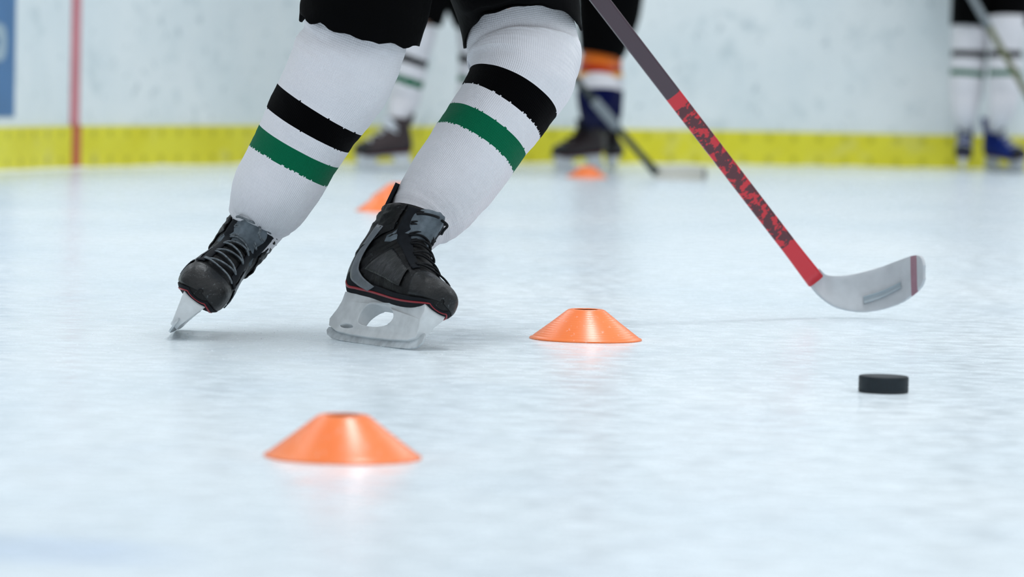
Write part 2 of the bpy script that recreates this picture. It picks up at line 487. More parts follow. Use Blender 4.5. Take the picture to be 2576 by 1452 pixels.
for i, (px, py, s, lab, rz) in enumerate(cones):
    c = c0 if i == 0 else c0.copy()
    if i: COL.objects.link(c)
    c.location = G(px, py); c.scale = (s, s, s * 1.06); c.rotation_euler = (0, 0, rz)
    tag(c, lab, 'cone', 'orange training cones on the ice')

# ------------------------------------------------------------------ puck
def make_puck():
    r, h, b = .0381, .0254, .0016
    pr = [(.0001, 0), (r - b, 0), (r - .0005, .0006), (r, b)]
    k = 6
    for i in range(k + 1):
        z = b + (h - 2 * b) * i / k; pr.append((r + (.0004 if i % 2 else 0), z))
    pr += [(r - .0005, h - .0006), (r - b, h), (.0001, h)]
    o = lathe('hockey_puck', pr, 'rubber', ns=72); return o
pk = make_puck(); pk.location = G(2222, 987); pk.scale = (.95, .95, .95)
tag(pk, 'black rubber hockey puck lying on the ice at the right', 'puck')

# ------------------------------------------------------------------ skates: local x toe, y side, z up, origin under the runner
RINGS = [  # back/bottom point (x,z), front/top point (x,z), half width, squareness
    (.1520, .0900, .1515, .0940, .002, 2.0), (.1500, .0790, .1470, .1100, .024, 2.2), (.1400, .0735, .1350, .1220, .0370, 2.5),
    (.1180, .0700, .1110, .1300, .0440, 2.7), (.0900, .0690, .0860, .1380, .0465, 2.7), (.0550, .0700, .0640, .1490, .0470, 2.6),
    (.0150, .0730, .0440, .1640, .0450, 2.5), (-.0350, .0770, .0250, .1790, .0420, 2.5), (-.0850, .0790, .0100, .1930, .0400, 2.4),
    (-.1220, .0820, -.0010, .2040, .0395, 2.3), (-.1400, .1060, -.0060, .2150, .0400, 2.3), (-.1390, .1420, -.0080, .2270, .0420, 2.3),
    (-.1310, .1800, -.0080, .2390, .0435, 2.3), (-.1270, .2150, -.0060, .2500, .0440, 2.3), (-.1280, .2320, -.0040, .2560, .0440, 2.3)]
RINGS = [(bx * (.95 if bx > 0 else .96) + .07 * max(0, bz - .115), bz + .06 * max(0, bz - .115), tx * (.95 if tx > 0 else .96) + .10 * max(0, tz - .165), tz - .10 * max(0, tz - .165), w_, e_) for bx, bz, tx, tz, w_, e_ in RINGS]
COLLAR = V((-.056, 0, .236))
def boot_pt(t, th, off=0.0):
    """t 0 toe .. 14 collar; th 0 = front/top, pi = back/bottom, sign = side"""
    bx, bz, tx, tz, w, e = interp(RINGS, t)
    c = V(((bx + tx) / 2, 0, (bz + tz) / 2)); a = V(((tx - bx) / 2, 0, (tz - bz) / 2))
    L = a.length; d = a / L
    ct, sn = math.cos(th), math.sin(th)
    k = 2 / e
    u = math.copysign(abs(ct) ** k, ct); v = math.copysign(abs(sn) ** k, sn)
    if t > 4.5 and t < 10: v *= 1 - .18 * max(0, u)                      # instep narrower than the sole
    return c + d * (u * (L + off)) + V((0, v * (w + off), 0))
def boot_patch(name, t0, t1, a0, a1, off, mats, parent, nt=14, na=18, thick=.0016, lumps=0.0, fn=None):
    vs = []; uv = []
    for i in range(nt):
        for j in range(na):
            s, r = i / (nt - 1), j / (na - 1)
            t = t0 + (t1 - t0) * s; th = a0 + (a1 - a0) * r
            if fn: t, th = fn(s, r)
            p = boot_pt(t, th, off + (lumps * noise.noise(V((t * 3, th * 4, 1))) if lumps else 0)); vs.append(p); uv.append((r, s))
    o = link(name, mesh(name, vs, grid_faces(nt, na, False), uv), mats)
    bm = bmesh.new(); bm.from_mesh(o.data); bmesh.ops.recalc_face_normals(bm, faces=bm.faces); bm.to_mesh(o.data); bm.free()
    o.parent = parent
    md = o.modifiers.new('t', 'SOLIDIFY'); md.thickness = thick; md.offset = 0
    return o
def poly_extrude(name, loops, half, mats, widen=None, bev=.0012, parent=None):
    cu = bpy.data.curves.new(name, 'CURVE'); cu.dimensions = '2D'; cu.fill_mode = 'BOTH'
    cu.extrude = half; cu.bevel_depth = bev; cu.bevel_resolution = 2
    for lp in loops:
        sp = cu.splines.new('POLY'); sp.points.add(len(lp) - 1); sp.use_cyclic_u = True
        for i, (x, y) in enumerate(lp): sp.points[i].co = (x, y, 0, 1)
    o = bpy.data.objects.new(name, cu); COL.objects.link(o)
    dg = bpy.context.evaluated_depsgraph_get(); dg.update()
    me = bpy.data.meshes.new_from_object(o.evaluated_get(dg))
    COL.objects.unlink(o); bpy.data.objects.remove(o)
    for v in me.vertices:
        x, y, z = v.co; k = widen(x, y) if widen else 1
        v.co = (x, z * k, y)
    me.materials.clear()
    ob = link(name, me, mats)
    if parent: ob.parent = parent
    return ob
def smooth_loop(pts, k=6):
    out = []; n = len(pts)
    for i in range(n):
        a, b, c, d = (V(pts[(i + q - 1) % n]) for q in range(4))
        for s in range(k): out.append(tuple(crom(a, b, c, d, s / k)))
    return out

def make_skate(root, side, boot='boot', lace='lace_black', tongue='felt', detail=True, guard=.064, stripe=True):
    """boot is the part; runner, laces etc. are its sub-parts. root carries the person; boot is returned"""
    nt, ns = 70, 40
    vs = []; uv = []; outer = 14.0
    for i in range(nt):
        t = outer * i / (nt - 1)
        for j in range(ns):
            th = 2 * math.pi * j / ns
            f = 0
            if detail:
                f = .0016 * noise.noise(V((t * 1.7, math.cos(th) * 2.5, math.sin(th) * 2.5))) + (.0012 * math.sin(t * 9) * max(0, math.sin((t - 5.5) / 6 * math.pi)) if 5.5 < t < 11.5 else 0)
            vs.append(boot_pt(t, th, f)); uv.append((j / ns, t / 14))
    # collar rolls in and the inside wall goes down
    for dn, sh in ((0.0, -.004), (-.02, -.006), (-.05, -.008)):
        for j in range(ns):
            th = 2 * math.pi * j / ns
            p = boot_pt(14, th, sh); q = boot_pt(13.0, th, sh)
            vs.append(p + (q - p).normalized() * (-dn)); uv.append((j / ns, 1))
    fs = grid_faces(nt + 3, ns); fs.append(tuple(range(ns)))
    b = link('skate_boot', mesh('skate_boot', vs, fs, uv), boot)
    b.parent = root
    bm = bmesh.new(); bm.from_mesh(b.data); bmesh.ops.recalc_face_normals(bm, faces=bm.faces); bm.to_mesh(b.data); bm.free()
    pi = math.pi
    # outsole with red edge line
    boot_patch('outsole', 0.9, 9.6, pi * .70, pi * 1.30, .0018, 'lining', b, 40, 24, .003)
    boot_patch('sole_piping', 1.00, 1.14, pi * .785, pi * 1.215, .0038, 'red_trim', b, 3, 30, .0012)
    for sg in (-1, 1): boot_patch('sole_piping', 1.1, 9.4, sg * pi * .775, sg * pi * .805, .0038, 'red_trim', b, 50, 3, .0012)
    boot_patch('toe_cap', 0.02, 3.2, -pi * .66, pi * .66, .0018, 'toecap', b, 20, 34, .002)
    # holder: two towers, oval window, long foot
    zs = [(.136, .0745), (.139, .066), (.131, .050), (.126, .034), (.122, .022), (.104, .0155), (.060, .0125), (0, .0115), (-.060, .0125), (-.104, .0155), (-.131, .024), (-.134, .034), (-.126, .052), (-.119, .066), (-.117, .0815),
          (-.085, .0815), (-.050, .0795), (-.035, .0775), (.020, .0735), (.060, .0715), (.100, .0705)]
    hole = smooth_loop([(-.030, .0685), (.006, .0675), (.038, .0625), (.052, .050), (.044, .038), (.016, .030), (-.022, .028), (-.052, .032), (-.056, .046), (-.047, .060)])
    hole2 = smooth_loop([(-.088, .030), (-.070, .029), (-.062, .024), (-.078, .0205), (-.100, .021), (-.106, .026)])
    zs = [(x * (1.05 if z < .05 else 1.0), z) for x, z in zs]
    wid = lambda x, z: 1 + max(0, (z - .022)) / .05 * (1.9 if x > .04 else 1.3) * (1 if abs(x - 0) > .03 else .8)
    poly_extrude('blade_holder', [zs, hole, hole2], .0062, 'holder', wid, .0015, b)
    run = [(.132, .032), (.138, .024), (.139, .016), (.130, .0065), (.112, .0022), (.080, .0006), (.03, 0), (-.03, 0), (-.085, .0006), (-.118, .003), (-.134, .0085), (-.141, .016), (-.139, .022), (-.12, .022), (.11, .022)]
    run = [(x * 1.05, z) for x, z in run]
    poly_extrude('steel_blade', [run], .0013, 'steel', None, .0003, b)
    # tongue rising out of the collar in front of the shin
    vs = []; uv = []; n1, n2 = 16, 16
    for i in range(n1):
        s = i / (n1 - 1)
        for j in range(n2):
            r = -1 + 2 * j / (n2 - 1)
            wv = (.034 + .003 * math.sin(s * pi)) * (1 if s < .8 else math.sqrt(max(.2, 1 - ((s - .8) / .2) ** 2 * .5)))
            x = .000 + .006 * s - .046 * abs(r) ** 2.2 + .016 * s * s; z = .184 + .066 * s - .010 * abs(r) ** 2
            vs.append(V((x + .0015 * noise.noise(V((s * 5, r * 4, 2))), r * wv, z))); uv.append((r, s))
    tg = link('tongue', mesh('tongue', vs, grid_faces(n1, n2, False), uv), tongue); tg.parent = b
    if tongue == 'felt': tg['label'] = 'worn grey tongue'
    md = tg.modifiers.new('t', 'SOLIDIFY'); md.thickness = .007; md.offset = 0
    # tendon guard behind the heel
    vs = []; uv = []
    for i in range(10):
        s = i / 9
        for j in range(12):
            r = -1 + 2 * j / 11
            wv = .026 - .008 * s
            vs.append(V((-.132 + .022 * abs(r) ** 2 - .012 * s, r * wv, .214 + (guard + .02) * s - .006 * r * r))); uv.append((r, s))
    tg = link('tendon_guard', mesh('tendon_guard', vs, grid_faces(10, 12, False), uv), 'lining' if boot == 'boot' else boot); tg.parent = b
    md = tg.modifiers.new('t', 'SOLIDIFY'); md.thickness = .006; md.offset = 0
    # lace panels and laces
    if detail:
        for sg in (-1, 1):
            boot_patch('eyelet_panel', 3.9, 13.2, sg * pi * .17, sg * pi * .30, .0022, 'lining', b, 40, 6, .002)
    rows = 12 if detail else 6
    for k in range(rows):
        t = 3.9 + k * (9.0 / (rows - 1)) + (.1 if k % 2 else 0)
        pts = []
        for j in range(15):
            r = -1 + 2 * j / 14
            th = r * pi * .19; tt = t + (.35 * r if k % 2 else -.35 * r)
            pts.append(boot_pt(max(.2, min(13.6, tt)), th, .0045 + .002 * (1 - r * r)))
        o = tube('lace', pts, .0026 if detail else .006, lace, ns=8, flat=.7); o.parent = b
    if detail:                                                            # bow and loose ends
        q = boot_pt(13.2, 0, .006)
        for (a1, a2, a3) in ((.024, .020, -.014), (.024, -.026, -.010)):
            pts = [q + V((a1 * math.sin(pi * s), a2 * s * 1.3 + .004 * math.sin(6 * s), a3 * s * 1.4)) for s in [i / 14 for i in range(15)]]
            o = tube('lace', pts, .0023, lace, ns=8); o.parent = b
        for sg in (-1, 1):
            # grey stripe slanting from ankle to the ball of the foot, heel patch, scuffed quarter
            if stripe:
                o = boot_patch('side_stripe', 0, 0, 0, 0, .0042, 'boot_grey', b, 20, 6, .0014,
                    fn=lambda s, r, sg=sg: (11.6 - 4.8 * s + (r - .5) * .5, sg * pi * (.50 + .25 * s + (r - .5) * .08)))
                o = boot_patch('heel_patch', 9.3, 11.4, sg * pi * .66, sg * pi * .90, .0026, 'boot_scuff', b, 12, 10, .0012)
            boot_patch('quarter_panel', 4.2, 8.2, sg * pi * .36, sg * pi * .58, .002, 'boot_scuff' if not stripe else 'toecap', b, 20, 10, .0014, .001)
            boot_patch('ankle_padding', 10.6, 13.6, sg * pi * .34, sg * pi * .72, .003, boot, b, 16, 14, .002, .004)
    return b

def frame_matrix(origin, fwd, up):
    f = V(fwd).normalized(); u = V(up); u = (u - f * u.dot(f)).normalized(); s = u.cross(f)
    m = Matrix.Identity(4)
    for i in range(3): m[i][0] = f[i]; m[i][1] = s[i]; m[i][2] = u[i]; m[i][3] = origin[i]
    return m
def place(o, m): o.matrix_world = m

# ------------------------------------------------------------------ bodies
def skin_body(root, verts, edges, radii, mat='skin'):
    me = bpy.data.meshes.new('body'); me.from_pydata([tuple(v) for v in verts], edges, []); me.update()
    o = bpy.data.objects.new('body', me); COL.objects.link(o)
    md = o.modifiers.new('skin', 'SKIN'); md.use_smooth_shade = True
    for i, r in enumerate(radii):
        rr = r if isinstance(r, tuple) else (r, r)
        me.skin_vertices[0].data[i].radius = rr
        me.skin_vertices[0].data[i].use_root = (i == 0)
    sb = o.modifiers.new('sub', 'SUBSURF'); sb.levels = 2; sb.render_levels = 2
    dg = bpy.context.evaluated_depsgraph_get(); dg.update()
    m2 = bpy.data.meshes.new_from_object(o.evaluated_get(dg)); bpy.data.objects.remove(o)
    m2.materials.clear()
    b = link('body', m2, mat); b.parent = root; b.matrix_parent_inverse = root.matrix_world.inverted()
    return b

def fingers_glove(root, wrist, grip, axis, mat='glove', gs=1.0):
    """padded glove closed round a shaft: palm block, four fingers and a thumb, cuff"""
    ax = axis.normalized(); back = (wrist - grip); back = (back - ax * back.dot(ax)).normalized(); side = ax.cross(back)
    vs = [wrist, wrist.lerp(grip + back * .045, .55), grip + back * .045]; es = [(0, 1), (1, 2)]; rd = [.034, .036, .034]
    for k in range(4):
        o = ax * ((k - 1.5) * .026); R = .031
        i0 = len(vs)
        vs.append(grip + back * .040 + o + side * .014); es.append((2, i0)); rd.append(.0115)
        for a in (55, 110, 165, 215 + (k == 1) * 10):
            an = math.radians(a); vs.append(grip + o + (back * math.cos(an) + side * math.sin(an)) * (R + .002)); es.append((len(vs) - 2, len(vs) - 1)); rd.append(.0105 if k < 3 else .0095)
    i0 = len(vs)
    vs.append(grip + back * .040 + ax * .040 - side * .018); es.append((2, i0)); rd.append(.013)
    for a in (-70, -125):
        an = math.radians(a); vs.append(grip + ax * .050 + (back * math.cos(an) + side * math.sin(an)) * .032); es.append((len(vs) - 2, len(vs) - 1)); rd.append(.0115)
    b = skin_body(root, vs, es, rd, mat); b.name = 'glove'
    return b

def ellipsoid(name, c, rx, ry, rz, mats, parent, rot=None, cut=None):
    bm = bmesh.new(); bmesh.ops.create_uvsphere(bm, u_segments=32, v_segments=20, radius=1)
    if cut is not None: bmesh.ops.delete(bm, geom=[v for v in bm.verts if cut(v.co)], context='VERTS')
    R = rot or Matrix.Identity(3)
    for v in bm.verts: v.co = R @ V((v.co.x * rx, v.co.y * ry, v.co.z * rz)) + c
    me = bpy.data.meshes.new(name); bm.to_mesh(me); bm.free()
    return link(name, me, mats, parent)

def upper_body(root, pel, hipL, hipR, chest, neck, head, handL, handR, shaft_axis, kneeL, kneeR, ankL, ankR, toeL, toeR, face):
    """one continuous body under the clothes, then jersey, gloves and helmet"""
    sh = (chest - pel).cross(face).normalized() * .19
    if sh.dot(hipR - hipL) < 0: sh = -sh
    shL, shR = chest - sh + V((0, 0, .05)), chest + sh + V((0, 0, .05))
    def elbow(s, h, out):
        mid = (s + h) / 2; d = (h - s); L = .30
        k = math.sqrt(max(.001, L * L - min(L * L * .99, d.length_squared / 4)))
        o = (out - d.normalized() * out.dot(d.normalized())).normalized(); return mid + o * k
    eL = elbow(shL, handL, -sh + V((0, 0, -.15))); eR = elbow(shR, handR, sh + V((0, 0, -.15)))
    vs = [pel, pel.lerp(chest, .5), chest, neck, head, head + (head - neck).normalized() * .07,
          shL, eL, handL + (eL - handL).normalized() * .07, shR, eR, handR + (eR - handR).normalized() * .07,
          head + face.normalized() * .085 - V((0, 0, .005))]
    es = [(0, 1), (1, 2), (2, 3), (3, 4), (4, 5), (2, 6), (6, 7), (7, 8), (2, 9), (9, 10), (10, 11),
          (4, 12)]
    rd = [.12, .115, .125, .055, .085, .07, .06, .045, .03, .06, .045, .03, .018]
    for hip, leg, ank_, toe in ((hipL, kneeL, ankL, toeL), (hipR, kneeR, ankR, toeR)):
        ch = [hip] + list(leg) + [ank_, toe]; rr_ = [.080] + [.055 - .028 * k / max(1, len(leg) - 1) for k in range(len(leg))] + [.024, .020]
        prev_ = 0
        for p_, q_ in zip(ch, rr_): vs.append(p_); es.append((prev_, len(vs) - 1)); rd.append(q_); prev_ = len(vs) - 1
    skin_body(root, vs, es, rd)
    up = (chest - pel).normalized()
    j = loft('jersey', [(pel - up * .10, .215, .17), (pel + up * .02, .215, .17), (pel.lerp(chest, .5), .215, .165), (chest, .25, .165), (chest.lerp(neck, .5), .20, .13), (neck, .085, .085)], 'jersey', root, 50, 40,
             disp=lambda t, th: .05 * noise.noise(V((t * 2, math.cos(th) * 2, math.sin(th) * 2))), view=face)
    for s_, e_, h_, hand in ((shL, eL, handL, handL), (shR, eR, handR, handR)):
        wr = h_ + (e_ - h_).normalized() * .09
        loft('sleeve', [(s_ - (e_ - s_) * .15, .07, .07), (s_, .09, .09), (s_.lerp(e_, .5), .085, .085), (e_, .075, .075), (e_.lerp(wr, .5), .068, .068), (wr, .06, .06)], 'jersey', root, 40, 28,
             disp=lambda t, th: .07 * noise.noise(V((t * 3, math.cos(th) * 2, math.sin(th) * 2))))
        fingers_glove(root, wr, hand, shaft_axis)
    f = face.normalized(); u = (head - neck).normalized(); s = u.cross(f).normalized(); R = Matrix((s, f, u)).transposed()
    hc = head + u * .03
    ellipsoid('helmet', hc + u * .02 - f * .008, .105, .13, .125, 'helmet', root, R, lambda c: (c.z < -.15 and c.y > -.2) or c.z < -.5)

def shorts_leg_disp(sd, amp=.05):
    return lambda t, th: amp * noise.noise(V((t * 1.6 + sd, math.cos(th) * 1.8, math.sin(th) * 1.8)))

# ---------------- main skater
def px_m(px, d): return px * d / FPX
main = empty('person', G(760, 860))
tag(main, 'skater lunging in white socks with black and green stripes, black shorts and black skates', 'person')

# planted skate: runner on the ice pointing right and towards the camera
rs = make_skate(main, 1)
mR = frame_matrix(G(932, 868), V((.57, -.82, 0)), V((.40, .28, .88))) @ Matrix.Scale(.99, 4)
rs.matrix_parent_inverse = main.matrix_world.inverted(); rs.matrix_basis = mR
# pushing skate: seen toe-on, leaning on its inside edge
ls = make_skate(main, -1, stripe=False, lace='snowy')
ls.matrix_parent_inverse = main.matrix_world.inverted()
fL = V((.04, -.99, .05)); uL = V((.60, .16, .80))
SK = .95
def set_on_ice(m_, px, py, xs=(-.12, .12)):
    g = G(px, py); lo = min((m_.to_3x3() @ V((x, 0, 0))).z for x in (xs[0], 0, xs[1]))
    m_.translation = g - m_.to_3x3() @ V((0, 0, 0)) - V((0, 0, lo)); return m_
mL = set_on_ice(frame_matrix(V((0, 0, 0)), fL, uL) @ Matrix.Scale(.95, 4), 432, 843)
ls.matrix_basis = mL

def stripes(b0, b1, g0, g1, skew=0.0, ph=0.0, jag=.018):
    def f(t, th):
        t = t - skew * math.cos(th - ph) + jag * noise.noise(V((math.cos(th) * 22, math.sin(th) * 22, t * 2)))
        return 1 if b0 < t < b1 else 2 if g0 < t < g1 else 0
    return f
def sock_disp(kn, seed):
    def f(t, th):
        d = .028 * noise.noise(V((t * 1.3 + seed, math.cos(th) * 1.3, math.sin(th) * 1.3)))
        d += .014 * noise.noise(V((t * 2.6 + seed, math.cos(th + t * .5) * 2.6, math.sin(th + t * .5) * 2.6)))
        d += .007 * noise.noise(V((t * 7 + seed, math.cos(th + t) * 2.0, math.sin(th + t) * 2.0)))
        return d
    return f

# left leg in the picture
def stn(px, py, d, hw, ratio=1.0):
    r = px_m(hw, d); return (P(px, py, d), r, r * ratio)
LS = [stn(925, -20, 6.50, 118), stn(905, 60, 6.49, 128), stn(880, 130, 6.48, 134), stn(846, 205, 6.465, 134), stn(789, 300, 6.45, 119), stn(744, 381, 6.435, 113),
      stn(692, 478, 6.42, 108), stn(660, 540, 6.41, 90), stn(640, 585, 6.405, 64)]
LS = [(P(*pxl(c), 6.395 + .06 * (i / 8) ** 1.2), a, b * (.97 if i < 7 else .85)) for i, (c, a, b) in enumerate(LS)]
LS[7] = (P(*pxl(LS[7][0]), 6.465), LS[7][1], LS[7][2]); LS[8] = (P(*pxl(LS[8][0]), 6.475), LS[8][1], LS[8][2])
LS += [(mL @ (COLLAR - V((0, 0, .02))), .036, .042), (mL @ V((-.045, 0, .17)), .031, .036)]
def ld(t, th):
    d = sock_disp(0, 3.0)(t, th)
    d += .05 * max(0, -math.cos(th + .1)) ** 3 * (math.exp(-((t - 1.7) / .5) ** 2) * math.sin(t * 6)) 
    d += .020 * math.exp(-((t - 7.35) / .10) ** 2) - .03 * math.exp(-((t - 7.6) / .10) ** 2)      # roll of the cuff
    d += .05 * math.exp(-((t - 3.2) / .35) ** 2) * max(0, math.cos(th - 0)) * 0
    return d
loft('sock', LS, ['knit_white', 'knit_black', 'knit_green'], main, 420, 200, ld, stripes(3.72, 4.30, 4.82, 5.36), (True, True))
RS = [stn(1284, -50, 6.40, 124, .9), stn(1314, 110, 6.345, 142, .95), stn(1316, 175, 6.34, 141), stn(1284, 245, 6.36, 122), stn(1222, 335, 6.385, 115), stn(1160, 425, 6.41, 111),
      stn(1092, 512, 6.435, 100), stn(1052, 560, 6.445, 78), stn(1022, 605, 6.45, 58), (mR @ (COLLAR - V((0, 0, .02))), .039, .038), (mR @ V((-.055, 0, .18)), .029, .028)]
RS = [(P(*pxl(c), 6.585 - .145 * max(0, (i - 1) / 7)), a * 1.03, b) if i < 9 else (c, a, b) for i, (c, a, b) in enumerate(RS)]
def rd_(t, th):
    d = sock_disp(0, 8.0)(t, th)
    d += .035 * math.sin(t * 5.0 + math.cos(th) * 1.6) * math.exp(-((t - 1.6) / .8) ** 2)             # folds over the knee pad
    d += .02 * math.exp(-((t - 6.75) / .10) ** 2) - .02 * math.exp(-((t - 7.0) / .1) ** 2)
    return d
loft('sock', RS, ['knit_white', 'knit_black', 'knit_green'], main, 420, 200, rd_, stripes(2.84, 3.43, 3.93, 4.45), (True, True))

# shorts: seat, two wide legs with loose hems
hipL, hipR = P(965, -430, 6.55), P(1150, -420, 6.45); pel = P(1060, -500, 6.5)
def hem(seed, lo, amp):
    return lambda t, th: (amp * noise.noise(V((seed, math.cos(th) * 2.2, math.sin(th) * 2.2))) if t > lo else 0)
shv = []
l1 = loft('shorts', [(P(1065, -640, 6.5), .19, .15), (P(1058, -520, 6.5), .20, .165), (P(1010, -400, 6.52), .175, .155), (P(965, -250, 6.52), .125, .13), (P(935, -100, 6.42), .114, .115), (P(922, 0, 6.40), .108, .114), (P(908, 72, 6.40), .104, .110)],
          'shorts', main, 90, 64, shorts_leg_disp(2, .05), None, (True, False), .004, edge=lambda t, th: (.022 * max(0, math.sin(th * 1.0 + .3)) + .014 * noise.noise(V((4, math.cos(th) * 3, math.sin(th) * 3)))) * max(0, t - 5) )
l2 = loft('shorts_leg', [(P(1080, -520, 6.5), .17, .15), (P(1130, -400, 6.47), .155, .15), (P(1200, -260, 6.50), .120, .13), (P(1258, -130, 6.52), .111, .12), (P(1300, 10, 6.57), .106, .115), (P(1318, 104, 6.60), .104, .110)],
          'shorts', main, 90, 64, shorts_leg_disp(6, .04), None, (True, False), .004, edge=lambda t, th: (.012 * noise.noise(V((9, math.cos(th) * 3, math.sin(th) * 3))) - .112 * max(0, math.sin(th - .08)) ** 1.1) * max(0, t - 3) / 2)

# stick: red and black, blade out to the right, farther away than the skater
heel = P(2064, 722, 7.30); top = P(1010, -650, 6.50)
saxis = (top - heel).normalized()
stick = empty('hockey_stick', G(2150, 790)); tag(stick, 'red and black hockey stick with a pale curved blade held by the lunging skater', 'hockey stick')
def rect_tube(name, p0, p1, hw, hh, mats, parent, wide=None, n=40, taper=None):
    T = (p1 - p0).normalized(); A = (wide - T * wide.dot(T)).normalized(); B = T.cross(A); L = (p1 - p0).length
    vs = []; uv = []; prof = []
    for k in range(20):
        th = 2 * math.pi * (k + .5) / 20; prof.append((math.copysign(abs(math.cos(th)) ** .45, math.cos(th)), math.copysign(abs(math.sin(th)) ** .45, math.sin(th))))
    for i in range(n):
        s = i / (n - 1); k = taper(s) if taper else 1
        for q, (a, b) in enumerate(prof): vs.append(p0 + T * (L * s) + A * (a * hw * k) + B * (b * hh)); uv.append((a * .5 + .5, L * s))
    m_ = len(prof); fs = grid_faces(n, m_); fs.append(tuple(range(m_ - 1, -1, -1))); fs.append(tuple((n - 1) * m_ + j for j in range(m_)))
    return link(name, mesh(name, vs, fs, uv), mats, parent)
sideways = V((math.cos(.66), 0, math.sin(.66)))
rect_tube('shaft', heel + saxis * .022, top, .0155, .0105, 'shaft', stick, sideways, 60, lambda s: 1 + .12 * max(0, 1 - s / .06))
rect_tube('grip_tape', top - saxis * .14, top + saxis * .02, .0175, .0125, 'tape', stick, sideways, 8)
def blade(parent, cols, rows_, mats, thick=.006, name='blade'):
    vs = []; uv = []; n = len(cols); R = rows_
    st = [(a, b) for a, b in cols]
    for i in range(49):
        a, b = interp(st, i / 48 * (n - 1))
        for j in range(R): vs.append(a.lerp(b, j / (R - 1)) + V((0, .004 * math.sin(j / (R - 1) * math.pi), 0))); uv.append((i / 48, j / (R - 1)))
    o = link(name, mesh(name, vs, grid_faces(49, R, False), uv), mats, parent)
    md = o.modifiers.new('t', 'SOLIDIFY'); md.thickness = thick; md.offset = 0
    bv = o.modifiers.new('b', 'BEVEL'); bv.width = .002; bv.segments = 2; bv.limit_method = 'ANGLE'
    return o
bc = [(P(2062, 676, 7.30), P(2030, 706, 7.29)), (P(2076, 690, 7.31), P(2056, 740, 7.30)), (P(2096, 694, 7.31), P(2092, 768, 7.30)), (P(2126, 693, 7.32), P(2130, 781, 7.31)), (P(2165, 686, 7.33), P(2175, 785, 7.32)), (P(2215, 672, 7.33), P(2222, 778, 7.32)),
      (P(2262, 655, 7.31), P(2268, 762, 7.30)), (P(2298, 643, 7.28), P(2300, 740, 7.27)), (P(2318, 646, 7.25), P(2318, 722, 7.25)), (P(2326, 668, 7.24), P(2326, 702, 7.24))]
blade(stick, bc, 9, 'blade_tape')
mk = [(a.lerp(b, .60 - .05 * i) - V((0, .006, 0)), a.lerp(b, .78 - .07 * i) - V((0, .006, 0))) for i, (a, b) in enumerate(bc[4:7])]
mk2 = blade(stick, mk, 4, 'blade_mark', .002, 'blade_marking'); 
tp = [(a - V((0, .0055, 0)), b - V((0, .0055, 0))) for a, b in (interp(bc, 6.75), interp(bc, 7.05), interp(bc, 7.35))]
tp = blade(stick, tp, 5, 'plum', .002, 'toe_stripe'); tp['label'] = 'dull plum stripe near the toe'

hR_ = heel.lerp(top, .955); hL_ = heel.lerp(top, .68)
chest = P(1190, -1080, 6.38); neck = P(1260, -1290, 6.32); head = P(1310, -1440, 6.28)
upper_body(main, pel, hipL, hipR, chest, neck, head, hR_, hL_, saxis, [LS[k][0] for k in (1, 4, 7, 9)], [RS[k][0] for k in (1, 4, 7, 9)], mL @ V((-.05, 0, .15)), mR @ V((-.05, 0, .15)),
           mL @ V((.05, 0, .105)), mR @ V((.05, 0, .105)), V((.75, -.45, -.15)))

# ---------------- players in the background
def bg_player(label, base, socks, shorts_, skates, pelv, face, hands, saxis_, mats, band, boot, lace, ns=40, tongue='felt', noLS=False):
    r = empty('person', base); tag(r, label, 'person')
    kn = []; an = []; toes = []; ank = []
    for st, (m_, gd_) in zip(socks, skates):
        st = [q_ for q_ in st if q_[0].z > .275] + [(m_ @ COLLAR, .040, .042), (m_ @ V((-.05, 0, .17)), .032, .034)]
        loft('sock', st, mats, r, 90, ns, lambda t, th: .03 * noise.noise(V((t * 1.6, math.cos(th) * 1.5, math.sin(th) * 1.5))), band)
        kn.append(st[1][0]); an.append([st[k][0] for k in (1, 3, len(st) - 2)])
    for st in shorts_:
        loft('shorts_leg' if st is not shorts_[0] else 'shorts', st, 'shorts', r, 40, 36, shorts_leg_disp(3, .05), None, (True, False), .005)
    for (m_, gd) in skates:
        s = make_skate(r, 1, boot, lace, tongue, detail=False, guard=gd); s.matrix_parent_inverse = r.matrix_world.inverted(); s.matrix_basis = m_
        toes.append(m_ @ V((.05, 0, .105))); ank.append(m_ @ V((-.06, 0, .16)))
    hips = [shorts_[0][2][0], shorts_[1][1][0]]
    pel_, ch_, nk_, hd_ = pelv
    side_ = (kn[1] - kn[0]); side_.z = 0; side_ = side_.normalized() * .09
    upper_body(r, pel_, hips[0], hips[1], ch_, nk_, hd_, hands[0], hands[1], saxis_, an[0], an[1], ank[0], ank[1], toes[0], toes[1], face)
    return r
WHT = ['knit_white', 'knit_black', 'knit_green']

# (a) player glimpsed between the skater's legs, facing left
D = 17.3
sa = [[stn(1048, 60, D, 52), stn(1040, 95, D, 54), stn(1030, 150, D, 47), stn(1022, 205, D, 44), stn(1014, 255, D, 40), stn(1008, 292, D, 30), stn(1004, 325, D, 20)],
      [stn(1200, 60, D + .15, 48), stn(1200, 95, D + .15, 50), stn(1197, 155, D + .15, 44), stn(1193, 210, D + .15, 42), stn(1188, 260, D + .15, 38), stn(1184, 298, D + .15, 30), stn(1184, 330, D + .15, 20)]]
shs = [[(P(1120, -190, D), .19, .15), (P(1110, -120, D), .19, .16), (P(1080, -40, D), .13, .14), (P(1052, 50, D), .108, .115)],
       [(P(1130, -120, D), .17, .15), (P(1170, -40, D + .1), .13, .14), (P(1200, 50, D + .15), .108, .115)]]
g1 = G(966, 431); g2 = G(1165, 428)
D1 = depth(g1)
ska = [(frame_matrix(g1, V((-.85, -.50, 0)), V((.05, .0, 1))), .03), (frame_matrix(g2 , V((-.75, -.6, 0)), V((.02, 0, 1))), .03)]
